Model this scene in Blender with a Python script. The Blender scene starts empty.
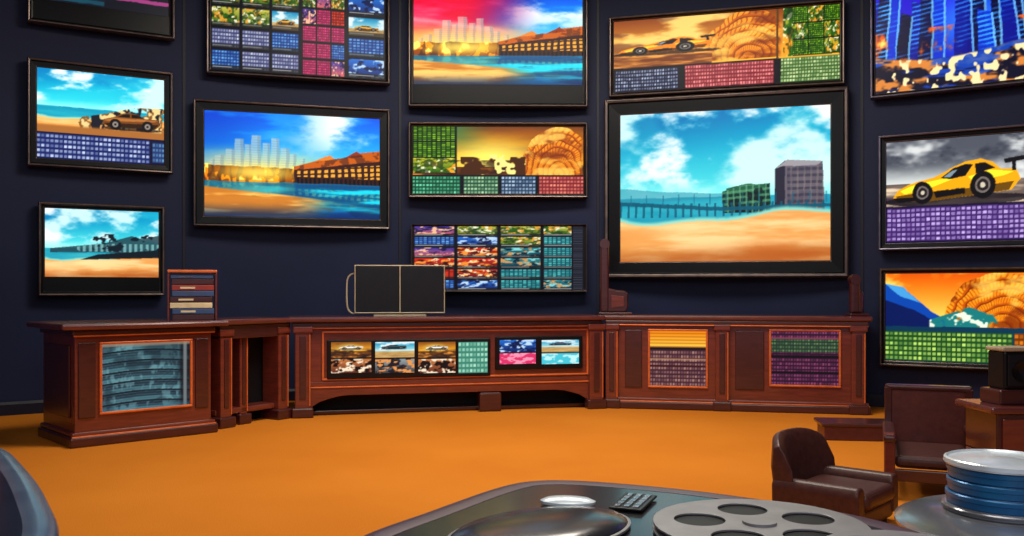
import bpy, bmesh, math, random
import numpy as np
from mathutils import Vector, Matrix

# ------------------------------------------------------------------ survey constants
F = 900.0; CX = 512.0; HY = 290.0; CH = 1.4      # focal (px), optical centre, horizon, eye height
R = 10.0; YC = 1.8                                # curved wall radius / centre
sc = bpy.context.scene
COL = sc.collection
sc.view_settings.view_transform = 'Standard'

def lin1(c):
    c /= 255.0
    return c/12.92 if c <= 0.04045 else ((c+0.055)/1.055)**2.4
def lin(c): return (lin1(c[0]), lin1(c[1]), lin1(c[2]), 1.0)

# ------------------------------------------------------------------ materials
def newmat(name):
    m = bpy.data.materials.new(name); m.use_nodes = True
    nt = m.node_tree; b = nt.nodes['Principled BSDF']
    return m, nt, b
def mat(name, c, rough=0.5, metal=0.0, c2=None, scale=8.0, stretch=(1,1,1), bump=0.0, coat=0.0, spec=0.5, detail=5):
    m, nt, b = newmat(name)
    b.inputs['Roughness'].default_value = rough
    b.inputs['Metallic'].default_value = metal
    b.inputs['Coat Weight'].default_value = coat
    b.inputs['Coat Roughness'].default_value = 0.12
    b.inputs['Specular IOR Level'].default_value = spec
    if c2 is None: c2 = tuple(min(255, x*1.15+3) for x in c)
    tc = nt.nodes.new('ShaderNodeTexCoord'); mp = nt.nodes.new('ShaderNodeMapping')
    mp.inputs['Scale'].default_value = stretch
    nz_ = nt.nodes.new('ShaderNodeTexNoise'); nz_.inputs['Scale'].default_value = scale; nz_.inputs['Detail'].default_value = detail
    cr = nt.nodes.new('ShaderNodeValToRGB')
    cr.color_ramp.elements[0].position = 0.3; cr.color_ramp.elements[0].color = lin(c)
    cr.color_ramp.elements[1].position = 0.7; cr.color_ramp.elements[1].color = lin(c2)
    nt.links.new(tc.outputs['Object'], mp.inputs['Vector']); nt.links.new(mp.outputs['Vector'], nz_.inputs['Vector'])
    nt.links.new(nz_.outputs['Fac'], cr.inputs['Fac']); nt.links.new(cr.outputs['Color'], b.inputs['Base Color'])
    if bump > 0:
        bp = nt.nodes.new('ShaderNodeBump'); bp.inputs['Strength'].default_value = bump; bp.inputs['Distance'].default_value = 0.02
        nt.links.new(nz_.outputs['Fac'], bp.inputs['Height']); nt.links.new(bp.outputs['Normal'], b.inputs['Normal'])
    return m

M = {}
M['wall'] = mat('navy_wall_paint', (21,27,54), 0.6, c2=(26,33,64), scale=0.8, spec=0.2)
M['wallseam'] = mat('wall_seam', (11,13,30), 0.5, spec=0.3)
M['wood'] = mat('mahogany', (92,37,28), 0.28, c2=(118,50,37), scale=5, stretch=(1,1,9), coat=0.5)
M['woodd'] = mat('mahogany_dark', (56,22,23), 0.3, c2=(74,30,28), scale=5, stretch=(1,1,8), coat=0.5)
M['woodtop'] = mat('mahogany_top', (80,36,36), 0.22, c2=(104,48,42), scale=4, stretch=(1,8,8), coat=0.7)
M['copper'] = mat('copper_trim_and_highlight', (236,124,60), 0.3, 0.25, c2=(200,96,46), scale=6)  # copper frames, and strips that imitate lit wood edges
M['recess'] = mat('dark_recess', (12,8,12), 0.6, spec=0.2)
M['carpet'] = mat('orange_carpet', (192,110,27), 0.9, c2=(203,121,34), scale=0.6, spec=0.1, detail=3)
nt = M['carpet'].node_tree; b = nt.nodes['Principled BSDF']
fn = nt.nodes.new('ShaderNodeTexNoise'); fn.inputs['Scale'].default_value = 90; bp = nt.nodes.new('ShaderNodeBump'); bp.inputs['Strength'].default_value = .35; bp.inputs['Distance'].default_value = .01
tc = nt.nodes.new('ShaderNodeTexCoord'); nt.links.new(tc.outputs['Object'], fn.inputs['Vector']); nt.links.new(fn.outputs['Fac'], bp.inputs['Height']); nt.links.new(bp.outputs['Normal'], b.inputs['Normal'])
M['bezel'] = mat('tv_black_bezel', (8,8,11), 0.35, c2=(11,11,14), spec=0.15)
M['bezelrim'] = mat('tv_bronze_rim', (72,62,62), 0.3, 0.6, c2=(100,84,76))
M['bezelpurple'] = mat('tv_grey_rim', (80,76,92), 0.3, 0.6, c2=(108,102,116))
M['black'] = mat('black_plastic', (12,12,14), 0.3, spec=0.3)
M['blackscreen'] = mat('switched_off_screen', (20,20,25), 0.3, c2=(24,24,29), spec=0.3)
M['beige'] = mat('beige_plastic', (150,136,112), 0.4)
M['leather'] = mat('brown_leather', (60,32,30), 0.4, c2=(76,42,36), scale=30, bump=0.1, spec=.35)
M['leatherred'] = mat('red_brown_leather', (84,34,30), 0.4, c2=(100,44,36), scale=20, bump=0.1)
M['steel'] = mat('brushed_steel', (190,195,200), 0.22, 0.9, c2=(205,208,212), scale=20)
M['white'] = mat('pale_enamel', (205,215,222), 0.25, 0.3)
M['blue'] = mat('blue_enamel', (30,92,146), 0.3, 0.3, c2=(42,120,172))
M['navyg'] = mat('slate_blue_lacquer', (22,28,46), 0.2, 0.3, c2=(32,42,64), coat=0.6)
M['slate'] = mat('steel_blue_rim', (96,118,150), 0.22, 0.6, c2=(130,152,180))
M['gloss'] = mat('graphite_gloss', (30,29,34), 0.24, 0.2, c2=(46,46,52), scale=3, coat=0.3)
M['silver'] = mat('silver_gloss', (118,120,126), 0.2, 0.6, c2=(150,152,158), scale=3, coat=0.4)
M['aub'] = mat('aubergine_rim', (60,34,54), 0.4, 0.0, c2=(74,46,66), coat=0.1)
M['film'] = mat('film_stock', (8,7,9), 0.4, spec=0.15)
M['reel'] = mat('reel_metal', (128,126,128), 0.4, 0.4, c2=(150,148,150))
M['ceil'] = mat('ceiling_paint', (50,50,66), 0.8)
M['cream'] = mat('paper_cream', (200,180,140), 0.7)
M['red'] = mat('binder_red', (130,40,30), 0.5)
M['orange'] = mat('binder_orange', (176,88,40), 0.5)
M['bblue'] = mat('binder_blue', (44,66,104), 0.5)
m, nt, b = newmat('screen_picture')
b.inputs['Base Color'].default_value = (0.004,0.004,0.005,1); b.inputs['Roughness'].default_value = 0.35; b.inputs['Specular IOR Level'].default_value = 0.12
at = nt.nodes.new('ShaderNodeAttribute'); at.attribute_name = 'paint'
nt.links.new(at.outputs['Color'], b.inputs['Emission Color']); b.inputs['Emission Strength'].default_value = 1.1
M['screen'] = m

# ------------------------------------------------------------------ geometry helpers
def group(name, loc=(0,0,0), rz=0.0):
    e = bpy.data.objects.new(name, None); e.empty_display_size = 0.2
    e.location = loc; e.rotation_euler = (0,0,rz); COL.objects.link(e); return e
def obj(name, verts, faces, ma, parent=None, bevel=0.0, smooth=False, loc=(0,0,0), rot=(0,0,0), seg=2):
    me = bpy.data.meshes.new(name); me.from_pydata([tuple(v) for v in verts], [], faces); me.update()
    bm = bmesh.new(); bm.from_mesh(me); bmesh.ops.recalc_face_normals(bm, faces=bm.faces); bm.to_mesh(me); bm.free()
    o = bpy.data.objects.new(name, me); me.materials.append(ma); COL.objects.link(o)
    o.location = loc; o.rotation_euler = rot
    if parent: o.parent = parent
    if bevel > 0:
        md = o.modifiers.new('bevel','BEVEL'); md.width = bevel; md.segments = seg; md.limit_method = 'ANGLE'
    if smooth:
        for p in me.polygons: p.use_smooth = True
    return o
def box(name, x0,x1,y0,y1,z0,z1, ma, parent=None, bevel=0.006, **k):
    cx,cy,cz=(x0+x1)/2,(y0+y1)/2,(z0+z1)/2; a,b_,c=(x1-x0)/2,(y1-y0)/2,(z1-z0)/2
    v=[(sx*a,sy*b_,sz*c) for sx in(-1,1) for sy in(-1,1) for sz in(-1,1)]
    f=[(0,1,3,2),(4,6,7,5),(0,4,5,1),(2,3,7,6),(0,2,6,4),(1,5,7,3)]
    return obj(name,v,f,ma,parent,bevel,loc=(cx,cy,cz),**k)
def prism(name, pts, y0, y1, ma, parent=None, bevel=0.006, seg=2):      # pts in x,z ; extruded along y
    n=len(pts); v=[(x,y0,z) for x,z in pts]+[(x,y1,z) for x,z in pts]
    f=[tuple(range(n)),tuple(range(2*n-1,n-1,-1))]+[(i,(i+1)%n,n+(i+1)%n,n+i) for i in range(n)]
    return obj(name,v,f,ma,parent,bevel,seg=seg)
def slab(name, pts, z0, z1, ma, parent=None, bevel=0.01, seg=3):        # pts in x,y ; extruded in z
    n=len(pts); v=[(x,y,z0) for x,y in pts]+[(x,y,z1) for x,y in pts]
    f=[tuple(range(n)),tuple(range(2*n-1,n-1,-1))]+[(i,(i+1)%n,n+(i+1)%n,n+i) for i in range(n)]
    return obj(name,v,f,ma,parent,bevel,seg=seg)
def lathe(name, prof, ma, parent=None, seg=64, loc=(0,0,0), rot=(0,0,0), scale=None):
    v=[];f=[]; n=len(prof)
    for i in range(seg):
        a=2*math.pi*i/seg
        for r,z in prof: v.append((max(r,1e-4)*math.cos(a),max(r,1e-4)*math.sin(a),z))
    for i in range(seg):
        j=(i+1)%seg
        for k in range(n-1): f.append((i*n+k,j*n+k,j*n+k+1,i*n+k+1))
    f.append(tuple(i*n for i in range(seg))); f.append(tuple(i*n+n-1 for i in range(seg)))
    o=obj(name,v,f,ma,parent,0,False,loc,rot)
    for p in o.data.polygons: p.use_smooth = len(p.vertices)==4
    o.data.set_sharp_from_angle(angle=math.radians(35))
    if scale: o.scale=scale
    return o
def tube(name, pts, r, ma, parent=None, bez=True, radii=None, cyc=False):
    cu=bpy.data.curves.new(name,'CURVE'); cu.dimensions='3D'; cu.bevel_depth=r; cu.bevel_resolution=4; cu.use_fill_caps=True
    s=cu.splines.new('NURBS' if bez else 'POLY'); s.points.add(len(pts)-1)
    for i,p in enumerate(pts):
        s.points[i].co=(*p,1); s.points[i].radius=radii[i] if radii else 1
    if bez: s.order_u=3; s.use_endpoint_u=True
    s.use_cyclic_u=cyc
    o=bpy.data.objects.new(name,cu); cu.materials.append(ma); COL.objects.link(o)
    if parent: o.parent=parent
    return o
def plate(name, outer, holes, th, ma, parent=None, loc=(0,0,0)):   # flat plate with real holes
    cu=bpy.data.curves.new(name,'CURVE'); cu.dimensions='2D'; cu.fill_mode='BOTH'; cu.extrude=th/2; cu.bevel_depth=0.0015
    for (cx,cy,r) in [outer]+holes:
        s=cu.splines.new('POLY'); n=48; s.points.add(n-1)
        for i in range(n):
            a=2*math.pi*i/n; s.points[i].co=(cx+r*math.cos(a),cy+r*math.sin(a),0,1)
        s.use_cyclic_u=True
    o=bpy.data.objects.new(name,cu); cu.materials.append(ma); COL.objects.link(o); o.location=loc
    if parent: o.parent=parent
    return o
def frame(name, w, h, prof, mats, parent, loc=(0,0,0)):   # rectangular moulded frame; prof = (inset, y, matindex)
    v=[];f=[];mi=[]
    for ins,y,_ in prof:
        a=w/2-ins;c=h/2-ins
        v+=[(-a,y,-c),(a,y,-c),(a,y,c),(-a,y,c)]
    for k in range(len(prof)-1):
        for i in range(4):
            j=(i+1)%4; f.append((k*4+i,k*4+j,k*4+4+j,k*4+4+i)); mi.append(prof[k][2])
    f.append((3,2,1,0)); mi.append(0)
    o=obj(name,v,f,mats[0],parent,0,loc=loc)
    for q in mats[1:]: o.data.materials.append(q)
    for p,i in zip(o.data.polygons,mi): p.material_index=i
    md=o.modifiers.new('bevel','BEVEL'); md.width=0.004; md.segments=2; md.limit_method='ANGLE'
    return o

# ------------------------------------------------------------------ picture painting (numpy)
def nz(h,w,fx,fy,seed,o=4):
    rs=np.random.RandomState(seed); out=np.zeros((h,w)); amp=1;tot=0
    for k in range(o):
        gx=max(1,int(fx*2**k)); gy=max(1,int(fy*2**k)); g=rs.rand(gy+2,gx+2)
        X=np.linspace(0,gx,w); Y=np.linspace(0,gy,h); xi=np.minimum(X.astype(int),gx); yi=np.minimum(Y.astype(int),gy)
        tx=X-xi; ty=Y-yi; tx=tx*tx*(3-2*tx); ty=ty*ty*(3-2*ty)
        a=g[yi][:,xi];b_=g[yi][:,xi+1];c=g[yi+1][:,xi];d=g[yi+1][:,xi+1]
        out+=amp*((a*(1-tx)+b_*tx)*(1-ty)[:,None]+(c*(1-tx)+d*tx)*ty[:,None]); tot+=amp; amp*=.55
    return out/tot
def UV(s):
    h,w=s.shape[:2]; return (np.arange(w)[None,:]+.5)/w+np.zeros((h,1)), (np.arange(h)[:,None]+.5)/h+np.zeros((1,w))
def mx(s,m,c):
    c=np.array(c,float); m=np.clip(m*1.0,0,1)[...,None]; s[:]=s*(1-m)+c*m
def ss(a,b_,x): t=np.clip((x-a)/(b_-a),0,1); return t*t*(3-2*t)
def grad(s,c0,c1,v0=0,v1=1):
    U,V=UV(s); t=np.clip((V-v0)/(v1-v0),0,1)[...,None]; s[:]=np.array(c0,float)*(1-t)+np.array(c1,float)*t
def rect(s,x0,y0,x1,y1,c,a=1.0):
    U,V=UV(s); mx(s,((U>=x0)&(U<x1)&(V>=y0)&(V<y1))*a,c)
def sub(s,x0,y0,x1,y1):
    h,w=s.shape[:2]; return s[int(y0*h):max(int(y0*h)+1,int(y1*h)), int(x0*w):max(int(x0*w)+1,int(x1*w))]
def inside(s,pts):
    U,V=UV(s); ins=np.zeros(U.shape,bool); n=len(pts)
    for i in range(n):
        x0,y0=pts[i];x1,y1=pts[(i+1)%n]
        if y0==y1: continue
        ins^=((y0>V)!=(y1>V))&(U<(x1-x0)*(V-y0)/(y1-y0)+x0)
    return ins
def poly(s,pts,c,a=1.0): mx(s,inside(s,pts)*a,c)
def ell(s,cx,cy,rx,ry,c,a=1.0):
    U,V=UV(s); mx(s,(((U-cx)/rx)**2+((V-cy)/ry)**2<1)*a,c)
def glow(s,cx,cy,rx,ry,c,a=1.0):
    U,V=UV(s); mx(s,ss(1,0,np.sqrt(((U-cx)/rx)**2+((V-cy)/ry)**2))*a,c)
def blur(s,k=1,ax=(0,1)):
    for _ in range(k):
        for a in ax: s[:]=(np.roll(s,1,a)+s*2+np.roll(s,-1,a))/4 if s.shape[a]>4 else s
def warp(s,amt,seed):      # brush-like displacement
    h,w=s.shape[:2]
    if h<6 or w<6: return
    dx=(nz(h,w,9,7,seed,3)-.5)*2*amt*w; dy=(nz(h,w,9,7,seed+50,3)-.5)*2*amt*w*.6
    Y,X=np.mgrid[0:h,0:w]; s[:]=s[np.clip((Y+dy).astype(int),0,h-1),np.clip((X+dx).astype(int),0,w-1)]
def pop(s,sat=1.25,con=1.12):
    g=s.mean(-1,keepdims=True); s[:]=g+(s-g)*sat; s[:]=128+(s-128)*con
def clouds(s,seed,vmax=.6,amt=.5,col=(240,248,250),fx=3,soft=.2):
    h,w=s.shape[:2]; U,V=UV(s); n=nz(h,w,fx,fx*1.3,seed,6); lo=.60-amt*.2; mx(s,ss(lo,lo+soft,n)*ss(vmax,vmax-.2,V)*.92,col)
def reflect(s,v0,strength,tint,seed):
    h,w=s.shape[:2]; r=int(v0*h); n=min(h-r,r);
    if n<3: return
    up=s[r-n:r][::-1].copy(); blur(up,3,(0,))
    q=s[r:r+n]; wob=(nz(n,w,4,16,seed,3)-.5)*w*.03; Y,X=np.mgrid[0:n,0:w]; up=up[Y,np.clip((X+wob).astype(int),0,w-1)]
    q[:]=q*(1-strength)+(up*.7+np.array(tint)*.3)*strength
def cal(s,bg,fg,nx,ny,seed):
    s[:]=bg; rs=np.random.RandomState(seed); h,w=s.shape[:2]; U,V=UV(s)
    nx=max(1,min(nx,w//5)); ny=max(1,min(ny,h//5))
    g=rs.rand(ny,nx)*.65+.35; I=np.minimum((V*ny).astype(int),ny-1); J=np.minimum((U*nx).astype(int),nx-1)
    fu=U*nx%1; fv=V*ny%1; mx(s,((fu>.12)&(fu<.8)&(fv>.2)&(fv<.78))*g[I,J],fg)
def s_beach(s,seed=1,blds=True,pier=True,dark=0):
    h,w=s.shape[:2]; U,V=UV(s)
    grad(s,(0,128,176),(110,226,226),0,.56)
    mx(s,ss(.4,.65,nz(h,w,2,3,seed+7,5))*.6,(70,200,214)); mx(s,ss(.5,.0,V+.35*U)*.55,(0,92,150))
    clouds(s,seed,.66,.75,(226,250,248),3,.22); clouds(s,seed+31,.62,.35,(255,255,255),4,.2)
    mx(s,ss(.44,.57,V)*ss(.8,.2,np.abs(U-.35))*.55,(196,250,244))
    mx(s,(V>.57),(20,128,156)); n=nz(h,w,3,18,seed+3,4); mx(s,(V>.57)*n*.7,(110,210,212))
    if blds:
        poly(s,[(.0,.50),(.22,.53),(.5,.55),(.5,.58),(0,.6)],(60,140,160),.6)
        A=[(.50,.54),(.60,.50),(.72,.49),(.73,.68),(.5,.68)]; poly(s,A,(14,48,44)); poly(s,[(.52,.52),(.62,.49),(.70,.50),(.70,.54),(.52,.56)],(40,92,70))
        mx(s,inside(s,A)*((V*26+U*3)%1>.6)*.7,(96,150,112)); mx(s,inside(s,A)*(nz(h,w,22,16,4,2)>.55)*.8,(8,26,30)); mx(s,inside(s,A)*((U*34)%1>.75)*.6,(120,170,140))
        poly(s,[(.745,.40),(.80,.345),(.96,.36),(.975,.68),(.745,.68)],(104,98,106)); poly(s,[(.745,.40),(.79,.35),(.79,.68),(.745,.68)],(44,42,56)); poly(s,[(.745,.40),(.8,.345),(.96,.36),(.93,.39),(.79,.385)],(160,156,160))
        B=[(.80,.39),(.96,.38),(.97,.66),(.80,.66)]; mx(s,inside(s,B)*((V*24)%1>.55)*.6,(46,44,60)); mx(s,inside(s,B)*((U*34)%1>.7)*.5,(140,128,126)); mx(s,inside(s,B)*ss(.4,.7,nz(h,w,8,8,3,3))*.5,(60,56,74))
    if pier:
        poly(s,[(0,.59),(.5,.64),(1,.63),(1,.65),(.5,.665),(0,.615)],(20,84,104),.9)
        mx(s,((U*26)%1<.28)*(V>.61)*(V<.70)*.8,(18,84,104)); mx(s,((U*13+.3)%1<.08)*(V>.55)*(V<.62)*.6,(30,100,124))
    e=.67+.10*(1-U)*np.sin(U*3+.5)+.012*np.sin(U*14)
    mx(s,ss(-.03,.0,V-e),(150,214,200)); mx(s,ss(0,.015,V-e),(226,164,100))
    n=nz(h,w,2.4,16,seed+5,5)
    mx(s,ss(0,.02,V-e)*ss(.4,.7,n)*.85,(255,220,166)); mx(s,ss(.04,.3,V-e-.06*U)*ss(.35,.65,nz(h,w,3,9,seed+6,4))*.7,(190,98,40)); mx(s,ss(.87,1.0,V+.05*U)*.45,(130,62,24))
    glow(s,.35,.78,.35,.08,(255,232,180),.5)
    warp(s,.006,seed); pop(s,1.2,1.04)
def s_city(s,seed=1,red=0.0):
    h,w=s.shape[:2]; U,V=UV(s); wl=.66
    grad(s,(0,92,206),(90,206,248),0,.5); mx(s,ss(.9,.3,V+U*.3)*ss(.5,.0,U)*.5,(0,50,160))
    mx(s,ss(.5,.7,nz(h,w,2,5,seed+2,5))*ss(.6,.2,V)*.4,(110,210,248)); mx(s,ss(.40,.64,nz(h,w,3,4,seed,6))*ss(.3,.75,U)*ss(.62,.15,V),(240,250,254))
    if red>0:
        mx(s,ss(.86,.3,U+V*.25)*red,(206,14,66)); mx(s,ss(.45,.75,nz(h,w,2,5,seed+2,5))*ss(.75,.2,U)*.75*red,(255,120,140)); mx(s,ss(.22,.5,V)*ss(.85,.3,U)*.85*red,(255,180,96))
        mx(s,ss(.05,.0,np.abs(V-.25-.25*U))*ss(.8,.3,U)*.5,(255,190,190))
    mx(s,ss(.28,.52,V)*ss(.6,.1,np.abs(U-.3))*.75,(255,222,130))
    for i,(x,t,wd) in enumerate([(.12,.36,.05),(.17,.26,.05),(.225,.31,.035),(.26,.22,.055),(.325,.29,.04),(.37,.24,.045),(.42,.33,.05),(.47,.38,.04),(.06,.42,.05),(.03,.46,.03),(.53,.42,.03)]):
        q=ss(.60,.22,V)*.45+.18; m_=((U>x)&(U<x+wd)&(V>t)&(V<.56)); mx(s,m_*q,(214,216,206) if red<.5 else (240,214,190)); mx(s,((U>x+wd*.62)&(U<x+wd)&(V>t)&(V<.56))*.3,(96,118,140)); mx(s,m_*((V*44)%1>.6)*.14,(90,96,110))
    n=nz(h,w,20,9,seed+5,3); top=.50+.03*nz(h,w,14,1,seed+8,2)
    mx(s,(V>top)*(V<wl),(226,138,24)); mx(s,(V>top)*(n>.52)*(V<wl)*.85,(120,60,12)); mx(s,(V>.50)*(n<.42)*(V<.64),(255,232,130))
    mx(s,(V>top)*(V<wl)*ss(.5,.6,nz(h,w,30,4,seed+15,2))*.7,(60,34,20))
    glow(s,.3,.57,.34,.12,(255,230,120),.85)
    poly(s,[(.5,.5),(.66,.45),(1,.37),(1,.66),(.5,.66)],(58,34,30)); poly(s,[(.5,.5),(.62,.44),(.8,.40),(.86,.35),(1,.32),(1,.42),(.5,.535)],(186,100,36)); poly(s,[(.62,.44),(.7,.38),(.74,.43)],(216,136,64)); poly(s,[(.78,.41),(.86,.33),(.9,.385)],(140,64,34)); mx(s,inside(s,[(.5,.5),(1,.32),(1,.42),(.5,.535)])*ss(.5,.6,nz(h,w,24,14,seed+3,3))*.6,(70,40,34))
    mx(s,inside(s,[(.52,.54),(1,.46),(1,.60),(.52,.60)])*((U*26)%1>.45)*(((V+.12*U)*22)%1>.35)*.9,(250,184,84)); mx(s,(U>.5)*(V>.61)*(V<wl)*((U*40)%1>.5),(20,16,24))
    mx(s,(V>wl),(6,120,176)); reflect(s,wl,.5,(10,170,210),seed)
    w2=nz(h,w,3,22,seed+9,4); mx(s,ss(0,.02,V-wl)*ss(.46,.66,w2)*ss(.2,.65,U)*.9,(50,220,236)); mx(s,ss(0,.02,V-wl)*ss(.5,.7,1-w2)*.4,(2,60,110))
    e=.70+.16*U; mx(s,ss(0,.02,V-e)*ss(.75,.45,U)*.9,(206,126,50)); mx(s,ss(0,.02,V-e)*ss(.75,.45,U)*ss(.45,.7,nz(h,w,3,16,seed+4,4)),(255,206,124)); mx(s,ss(.84,1.0,V)*.8,(6,36,84))
    warp(s,.006,seed); pop(s,1.2,1.1)
def s_car(s,seed=1,sky=((10,134,184),(180,228,228)),ground=(150,110,56)):
    h,w=s.shape[:2]; U,V=UV(s); grad(s,sky[0],sky[1],0,.6); clouds(s,seed,.66,.8)
    mx(s,(V>.6),ground); mx(s,(V>.6)*nz(h,w,4,14,seed,4),(240,200,130))
def car(s,x,y,k,body,dark=(20,16,18)):
    P=lambda pts:[(x+a*k,y+b_*k) for a,b_ in pts]
    ell(s,x+.5*k,y+.40*k,.52*k,.05*k,(20,16,20),.7)
    poly(s,P([(0,.30),(.02,.20),(.2,.13),(.34,.03),(.46,.0),(.6,.02),(.74,.12),(.97,.12),(1,.27),(.92,.36),(.1,.38)]),body)
    poly(s,P([(.26,.12),(.37,.045),(.47,.035),(.47,.12)]),dark); poly(s,P([(.5,.035),(.6,.035),(.72,.11),(.5,.12)]),dark)
    poly(s,P([(.02,.22),(.2,.15),(.7,.14),(.96,.15),(.9,.18),(.1,.24)]),tuple(min(255,c*1.35+20) for c in body))
    poly(s,P([(.02,.29),(.98,.24),(.9,.36),(.1,.38)]),tuple(np.array(body)*.42))
    for c in(.22,.78): ell(s,x+c*k,y+.31*k,.10*k,.14*k,dark); ell(s,x+c*k,y+.31*k,.05*k,.07*k,(150,140,130)); ell(s,x+c*k,y+.31*k,.02*k,.03*k,dark)
def racer(s,x,y,k,body,dark=(16,14,18)):       # long low sports racer seen three-quarter, nose to the left
    P=lambda pts:[(x+a*k,y+b_*k) for a,b_ in pts]; li=tuple(min(255,c*1.25+40) for c in body); dk=tuple(np.array(body)*.45)
    ell(s,x+.52*k,y+.47*k,.60*k,.07*k,(20,16,24),.75)
    poly(s,P([(0,.42),(.04,.33),(.16,.25),(.34,.19),(.48,.10),(.60,.02),(.72,.0),(.82,.05),(.88,.13),(1,.14),(1.03,.26),(.96,.38),(.3,.48),(.06,.46)]),body)
    poly(s,P([(.06,.34),(.2,.26),(.38,.22),(.5,.22),(.34,.30),(.1,.38)]),li); poly(s,P([(.62,.20),(.8,.14),(.98,.17),(.9,.21),(.66,.26)]),li)
    poly(s,P([(.40,.20),(.50,.10),(.60,.05),(.66,.06),(.60,.19),(.48,.22)]),dark); poly(s,P([(.68,.05),(.76,.05),(.84,.12),(.68,.17)]),dark); poly(s,P([(.42,.19),(.50,.12),(.54,.11),(.48,.2)]),(130,150,160))
    poly(s,P([(.02,.40),(.28,.36),(.6,.34),(.98,.28),(.94,.38),(.3,.48),(.06,.46)]),dk); poly(s,P([(.0,.42),(.22,.42),(.22,.46),(.04,.48)]),dark); poly(s,P([(.34,.36),(.60,.33),(.60,.40),(.36,.44)]),dark)
    poly(s,P([(.9,.02),(1.06,-.01),(1.07,.04),(.91,.07)]),dark); poly(s,P([(.96,.04),(.99,.04),(1,.16),(.97,.16)]),dark)
    for c,d,r in((.25,.37,.085),(.74,.31,.10)): ell(s,x+c*k,y+d*k,r*k,r*k*1.6,dark); ell(s,x+c*k,y+d*k,r*k*.6,r*k*.95,(120,112,108)); ell(s,x+c*k,y+d*k,r*k*.45,r*k*.7,(40,34,36)); ell(s,x+c*k,y+d*k,r*k*.2,r*k*.3,(210,200,180))
    h,w=s.shape[:2]
def s_sun(s,seed=1):
    h,w=s.shape[:2]; U,V=UV(s); grad(s,(130,70,20),(255,176,40),0,.6); mx(s,ss(.4,.75,nz(h,w,3,6,seed+4,5))*.5,(90,60,50)); glow(s,.45,.5,.45,.5,(255,236,120))
    mx(s,(V>.6),(96,54,24)); mx(s,ss(.5,.7,nz(h,w,5,8,seed,5))*(V>.55),(220,140,50)); mx(s,ss(.5,.7,nz(h,w,6,8,seed+2,5))*(V>.5)*.7,(30,20,24))
def dome(s,x0,y0,x1,y1,seed=3):
    U,V=UV(s); h,w=s.shape[:2]; cx=(x0+x1)/2+.03; U2=U+(nz(h,w,6,6,seed+20,3)-.5)*.05; V2=V+(nz(h,w,6,6,seed+21,3)-.5)*.07
    rr=((U2-cx)/(.58*(x1-x0)))**2+((V2-y1)/(y1-y0))**2; m_=(U>x0)*(rr<1)*(V<y1)*ss(0,.03,x1-U)
    mx(s,m_,(180,90,18))
    lat=np.sqrt(np.clip(rr,0,1)); ang=np.arctan2(y1-V2,(U2-cx)*1.6)
    st=ss(.25,.45,(lat*7)%1)*ss(.25,.45,(ang*13+lat*4)%1); mx(s,m_*st*(.4+.6*nz(h,w,6,6,seed+2,3)),(255,178,60)); mx(s,m_*((lat*7)%1<.14)*.6,(90,38,12))
    mx(s,m_*ss(.48,.66,nz(h,w,7,7,seed,4))*.7,(110,46,16)); mx(s,m_*ss(.5,.7,nz(h,w,6,6,seed+9,4))*.7,(255,216,120))
def s_neon(s,seed):
    h,w=s.shape[:2]; U,V=UV(s); grad(s,(4,16,110),(30,70,190)); rs=np.random.RandomState(seed)
    mx(s,ss(.4,.7,nz(h,w,2,3,seed,4)),(50,36,180)); glow(s,.55,.5,.4,.35,(70,150,255),.8)
    for i in range(15):
        x=(i*.618)%1.1-.08; t=.02+.42*rs.rand(); wd=.06+.07*rs.rand(); c=[(8,24,120),(6,10,50),(16,60,180),(5,7,40)][i%4]; lean=.10*(.5-x)
        P=[(x+lean,t),(x+wd*.8+lean,t+.04),(x+wd,.86),(x,.86)]; m_=inside(s,P); mx(s,m_*.92,c); mx(s,m_*((V*28+U*5)%1>.6)*(.35+.5*rs.rand())*ss(.3,.7,nz(h,w,8,8,i,3)),(90,180,255)); mx(s,inside(s,[P[1],(P[1][0]-.012,P[1][1]),(P[2][0]-.012,.86),P[2]])*.7,(150,215,255))
    n=nz(h,w,9,5,seed,5); mx(s,(V>.52)*ss(.48,.66,n)*.9,(240,110,40)); mx(s,(V>.56)*ss(.58,.70,n),(255,220,130))
    m_=ss(0,.02,V-.70-.06*np.sin(U*4)); mx(s,m_,(12,14,40)); mx(s,m_*ss(.44,.64,nz(h,w,12,16,seed+2,3))*.9,(226,150,80)); mx(s,m_*ss(.5,.66,nz(h,w,5,20,seed+5,3))*.8,(40,90,190)); mx(s,m_*ss(.6,.66,nz(h,w,26,16,seed+7,2)),(255,226,180))
    warp(s,.008,seed); pop(s,1.2,1.12)
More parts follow.
